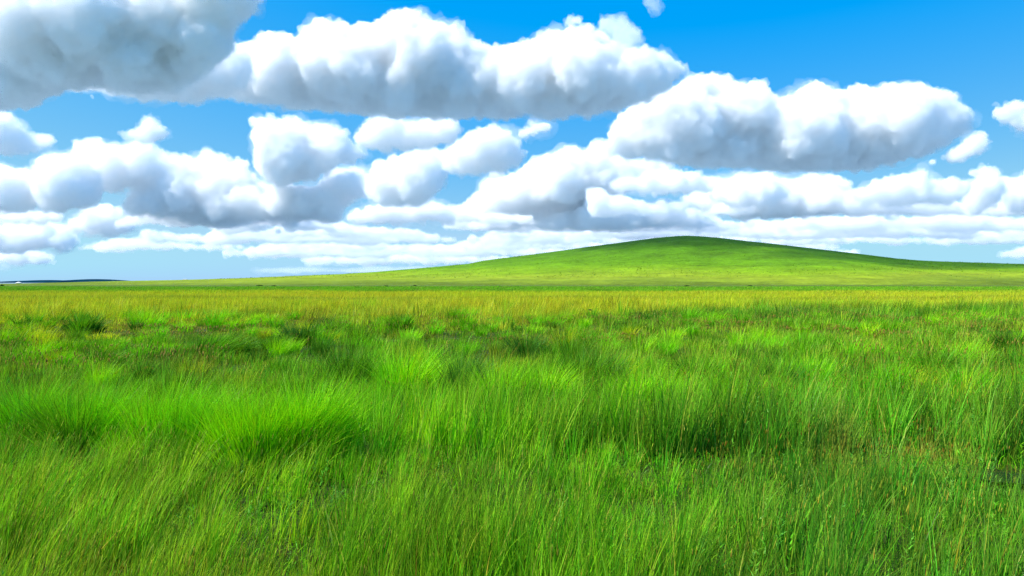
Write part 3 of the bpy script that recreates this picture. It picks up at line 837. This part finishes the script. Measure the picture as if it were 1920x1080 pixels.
TUSS = [
 (52, 800, 130, 84, 'smallest bright tussock at the far left end of the big bank', FRESH, MIDG, 1900, .12),
 (160, 808, 210, 98, 'bright green tussock, second from the left in the big bank', FRESH, MIDG, 2600, .12),
 (330, 818, 250, 108, 'bushy bright green tussock left of the middle of the big tussock bank', FRESH, LIME, 3200, .15),
 (470, 828, 230, 98, 'brightest tussock of the big bank, with a dark hollow at its left foot', LIME, FRESH, 3200, .12),
 (578, 822, 150, 116, 'shaded tussock closing the right end of the big bank', LIME, FRESH, 2200, .2),
 (655, 712, 95, 55, 'upright dark green tussock behind the right end of the big bank', DEEP, MIDG, 1300, .05),
 (762, 722, 140, 62, 'wide lime green tussock just left of a dark bluish tuft', LIME, FRESH, 1700, .12),
 (868, 726, 70, 66, 'narrow dark bluish tussock between two lime green tussocks', BLUEG, DEEP, 1100, .05),
 (940, 742, 100, 58, 'lime green tussock right of the narrow dark bluish one', LIME, FRESH, 1400, .12),
 (1018, 735, 110, 50, 'pale green rounded tussock in the centre of the bright belt', FRESH, LIME, 1300, .1),
 (1105, 708, 150, 50, 'broad tussock with a dark shaded left side, behind the bright belt', MIDG, DEEP, 1500, .1),
 (1215, 745, 190, 50, 'widest lime tussock of the bright belt, below the hilltop', LIME, FRESH, 2000, .1),
 (1385, 748, 130, 52, 'pale feathery tussock at the right end of the bright belt', LIME, MIDG, 1500, .1),
 (1305, 702, 80, 42, 'dark green tussock directly under the hill summit', DEEP, MIDG, 900, .05),
 (1462, 714, 100, 42, 'dark tussock touching the left side of a small bright one', DEEP, BLUEG, 1000, .08),
 (1525, 714, 66, 46, 'small bright fan shaped tussock right of a dark one', LIME, FRESH, 900, .05),
 (1662, 716, 66, 36, 'small bright tussock alone in the right part of the meadow', FRESH, LIME, 800, .05),
 (1748, 696, 90, 40, 'dark spreading tussock in the right part of the meadow', DEEP, MIDG, 900, .08),
 (1812, 722, 66, 36, 'pale green small tussock near the right edge', LIME, FRESH, 800, .05),
 (1892, 664, 56, 36, 'dark tall tussock close to the right edge among rusty stalks', BLUEG, DEEP, 800, .03),
 (415, 654, 150, 30, 'long dark green tussock swept to the right, behind the big bank', DEEP, MIDG, 1300, .45),
 (190, 677, 75, 24, 'dark low tussock on the left, nearer than the swept one', DEEP, MIDG, 700, .35),
 (160, 622, 64, 22, 'small dark tussock on the left at the edge of the yellow hay', DEEP, MIDG, 600, .1),
 (562, 638, 90, 26, 'dark flat tussock left of centre in the rusty grass', DEEP, BLUEG, 800, .1),
 (752, 622, 44, 24, 'upright green tuft at the edge of the yellow hay, left of centre', MIDG, FRESH, 600, .0),
 (985, 658, 66, 34, 'bluish dark tussock in the middle of the rusty grass', BLUEG, DEEP, 800, .0),
 (1052, 662, 60, 30, 'dark green tussock right of the bluish one in the rusty grass', DEEP, MIDG, 700, .05),
]
for i, (px, py, w, h, lab, c1, c2, n, le) in enumerate(TUSS):
    tussock(px, py, w, h, lab, c1, c2, int(n * (.9 if py > 790 else .75)), 500 + i, le, wd=.0125 if py > 790 else .0135)

# ------------------------------------------------------------------ water, and small far things
def water_mat():
    m, t, n, l = new_mat('pond_water')
    p = n['Principled BSDF']; p.inputs['Base Color'].default_value = (.012, .018, .012, 1); p.inputs['Roughness'].default_value = .06; p.inputs['IOR'].default_value = 1.33
    geo = n.new('ShaderNodeNewGeometry'); q = noise_node(n, l, geo.outputs['Position'], 14, 3)
    b = n.new('ShaderNodeBump'); b.inputs['Distance'].default_value = .01; b.inputs['Strength'].default_value = .25
    l.new(q, b.inputs['Height']); l.new(b.outputs[0], p.inputs['Normal'])
    return m
a = np.linspace(0, 2 * np.pi, 49)[:-1]
r = .25 * (1 + .35 * (fnoise(np.cos(a) * 3, np.sin(a) * 3, 1.5, 3, 91) - .5) * 2)
zc = float(ground_h(np.array([PUD[0]]), np.array([PUD[1]]))[0]) + .05
v = [(0, 0, 0)] + [(q * 1.3 * math.cos(t), q * .8 * math.sin(t), 0) for q, t in zip(r, a)]
me = bpy.data.meshes.new('puddle'); me.from_pydata(v, [], [(0, k + 1, (k + 1) % 48 + 1) for k in range(48)])
o = link('puddle', me, water_mat()); o.location = (PUD[0], PUD[1], zc)
tag(o, 'small water puddle shining between the grass at the right edge', kind='structure')

def hill_z(x, y):
    jx = np.clip((x - hx[0]) / 6.0, 0, len(hx) - 1.001); jy = np.interp(y, hyy, np.arange(len(hyy)))
    a, b = int(jx), min(int(jy), len(hyy) - 2); u, w = jx - a, jy - b
    zz = (Z[b, a] * (1 - u) + Z[b, a + 1] * u) * (1 - w) + (Z[b + 1, a] * (1 - u) + Z[b + 1, a + 1] * u) * w
    return max(zz, float(ground_h(np.array([x]), np.array([y]))[0]))
# coarse tufts on the slopes of the hill
rng = np.random.default_rng(64)
N = 22000
x = rng.uniform(-900, 900, N); y = rng.uniform(560, 1040, N)
k = rng.uniform(0, 1, N) < sstep(.40, .62, fnoise(x, y, 55, 3, 66)) + .08; x = x[k]; y = y[k]
z = np.array([hill_z(a, b) for a, b in zip(x, y)])
k = z > 6; x, y, z = x[k], y[k], z[k]
B = Blades()
c = jitter(rng, mixc(np.tile((.07, .18, .005), (len(x), 1)), (.10, .19, .012), rng.uniform(0, 1, len(x))), .25)
B.add(rng, x, y, z - .1, rng.uniform(.45, 1.2, len(x)), rng.uniform(.5, 1.3, len(x)), rng.uniform(0, 6.28, len(x)), rng.uniform(.1, .6, len(x)), rng.uniform(0, .6, len(x)), c, c, 2)
tag(B.build('hillside_tufts'), 'coarse grass tufts scattered over the hill', kind='stuff')
def thing(name, label, cat, loc, group=None):
    o = bpy.data.objects.new(name, None); col.objects.link(o); o.location = loc
    return tag(o, label, cat, group)
def lathe(prof, seg=32):
    v = []; f = []
    for r, z in prof: v += [(r * math.cos(2 * math.pi * k / seg), r * math.sin(2 * math.pi * k / seg), z) for k in range(seg)]
    for i in range(len(prof) - 1):
        for k in range(seg):
            q = (k + 1) % seg
            f.append((i * seg + k, i * seg + q, (i + 1) * seg + q, (i + 1) * seg + k))
    return v, f
def pmesh(name, v, f, mat, parent=None):
    me = bpy.data.meshes.new(name); me.from_pydata(v, [], f)
    return link(name, me, mat, parent)
def box(x0, x1, y0, y1, z0, z1):
    v = [(x, y, z) for z in (z0, z1) for y in (y0, y1) for x in (x0, x1)]
    return v, [(0, 2, 3, 1), (4, 5, 7, 6), (0, 1, 5, 4), (2, 6, 7, 3), (0, 4, 6, 2), (1, 3, 7, 5)]

white = plain('white_felt', (.78, .77, .74)); band = plain('rope_band', (.45, .38, .28)); wood = plain('painted_door', (.35, .12, .05))
dark = plain('dark_boards', (.03, .025, .022)); pale = plain('pale_sheet_roof', (.62, .63, .64), .4)
x, y = (35 - 960) / F * 990, 990.0
g = thing('yurt', 'tiny white round tent on the left horizon beside the blue hills', 'yurt', (x, y, hill_z(x, y) - .15))
pmesh('wall', *lathe([(3.6, 0), (3.6, 1.5), (3.5, 1.7)], 40), white, g)
rf = pmesh('roof', *lathe([(3.75, 1.62), (3.5, 1.85), (2.0, 2.55), (.7, 2.95), (.02, 3.0)], 40), white, g)
pmesh('crown_ring', *lathe([(.75, 2.97), (.75, 3.08), (.6, 3.1), (.02, 3.1)], 24), band, rf)
pmesh('band', *lathe([(3.63, .75), (3.64, .8), (3.63, .85)], 40), band, g)
dr = pmesh('door', *box(-.5, .5, -3.72, -3.55, 0, 1.45), wood, g)
pmesh('handle', *box(.32, .38, -3.77, -3.73, .65, .8), band, dr)
x, y = (347 - 960) / F * 985, 985.0
g = thing('hut', 'tiny dark hut alone on the left skyline of the long slope', 'hut', (x, y, hill_z(x, y) - .2))
pmesh('wall', *box(-2.9, 2.9, -1.6, 1.6, 0, 1.7), dark, g)
pmesh('roof', [(-3.1, -1.85, 1.7), (3.1, -1.85, 1.7), (3.1, 0, 2.3), (-3.1, 0, 2.3), (-3.1, 1.85, 1.7), (3.1, 1.85, 1.7), (-3.1, -1.85, 1.62), (3.1, -1.85, 1.62), (3.1, 1.85, 1.62), (-3.1, 1.85, 1.62)],
      [(0, 1, 2, 3), (3, 2, 5, 4), (6, 9, 8, 7), (0, 6, 7, 1), (4, 5, 8, 9), (0, 3, 4, 9, 6), (1, 7, 8, 5, 2)], pale, g)
pmesh('door', *box(-.4, .5, -1.66, -1.58, 0, 1.5), wood, g)
fr = pmesh('window', *box(1.2, 2.0, -1.65, -1.58, .7, 1.3), pale, g)

leafm = grass_mat('shrub_leaf', .2)
def shrub(px, py, w, h, label, seed):
    rng = np.random.default_rng(seed)
    d = EYE * F / (py - HY); x0 = (px - 960) / F * d; W_ = w / F * d / 2; H_ = h / F * d * .75
    n = 420
    u = rng.normal(0, .42, (n, 3)); ux = np.clip(u[:, 0], -1, 1) * W_; uy = np.clip(u[:, 1], -1, 1) * W_ * .6
    lump = .55 + .7 * fnoise(x0 + ux, d + uy, W_ * .4, 2, seed)
    uz = np.abs(u[:, 2]) * H_ * 1.1 * lump
    c = jitter(rng, np.tile((.022, .06, .014), (n, 1)), .3)
    B = Blades()
    B.add(rng, ux, uy, uz, np.full(n, H_ * .42), np.full(n, H_ * .2), rng.uniform(0, 6.28, n), rng.uniform(.2, 1, n), rng.uniform(0, .5, n), c, c, 2)
    B.add(rng, ux[:40] * .3, uy[:40] * .3, np.full(40, -.05), np.full(40, H_ * .8), np.full(40, H_ * .06), rng.uniform(0, 6.28, 40), rng.uniform(0, .9, 40), np.zeros(40), c[:40] * .7, c[:40] * .7, 2)
    o = B.build('shrub', leafm)
    o.location = (x0, d, hill_z(x0, d) - .03)
    tag(o, label, 'shrub', 'low dark shrubs along the foot of the hill')
for i, (px, py, w, h, lab) in enumerate([
    (4, 536.5, 7, 3.5, 'dark shrub cut by the left edge below the horizon'),
    (487, 536.5, 14, 3.2, 'broad dark shrub, longest speck under the left slope'),
    (513, 536.7, 10, 2.6, 'low dark shrub just right of the longest speck'),
    (724, 538.5, 7, 4, 'upright dark shrub below the rise of the left slope'),
    (778, 536.6, 8, 2.6, 'small dark shrub right of the upright one'),
    (935, 537.6, 16, 3, 'wide dark shrub at the left foot of the hill'),
    (1287, 537.0, 15, 2.8, 'long low dark shrub straight below the summit'),
    (1406, 537.0, 9, 2.8, 'dark shrub below the right shoulder of the hill')]):
    shrub(px, py, w, h, lab, 900 + i)

# a small dark bird low over the yellow hay
bird_m = plain('dark_plumage', (.025, .022, .018))
D = 26.0
g = thing('bird', 'small dark bird gliding low over the yellow hay, right of centre', 'bird', ((1107 - 960) / F * D, D, EYE + (HY - 581) / F * D))
bv, bf = lathe([(.001, -.075), (.012, -.062), (.017, -.045), (.021, -.01), (.016, .03), (.008, .055), (.002, .07)], 12)
body = pmesh('body', [(z, x * .9, y) for x, y, z in bv], bf, bird_m, g)
for sgn in (-1, 1):
    w = [(-.03, 0, .006), (.02, 0, .006), (.0, sgn * .06, .022), (-.035, sgn * .06, .022), (-.03, sgn * .12, .012), (-.04, sgn * .12, .012)]
    w = w + [(a_, b_, c_ - .004) for a_, b_, c_ in w]
    pmesh('wing', w, [(0, 1, 2, 3), (3, 2, 4, 5), (6, 9, 8, 7), (9, 11, 10, 8), (1, 7, 8, 2), (2, 8, 10, 4), (0, 3, 9, 6), (3, 5, 11, 9), (4, 10, 11, 5)], bird_m, g)
pmesh('tail', [(.06, -.006, .002), (.06, .006, .002), (.105, .018, 0), (.095, 0, 0), (.105, -.018, 0), (.06, -.006, -.002), (.06, .006, -.002), (.105, .018, -.002), (.095, 0, -.002), (.105, -.018, -.002)],
      [(0, 1, 2, 3, 4), (5, 9, 8, 7, 6), (1, 6, 7, 2), (2, 7, 8, 3), (3, 8, 9, 4), (0, 4, 9, 5)], bird_m, g)
g.rotation_euler = (0, math.radians(12), math.radians(20))
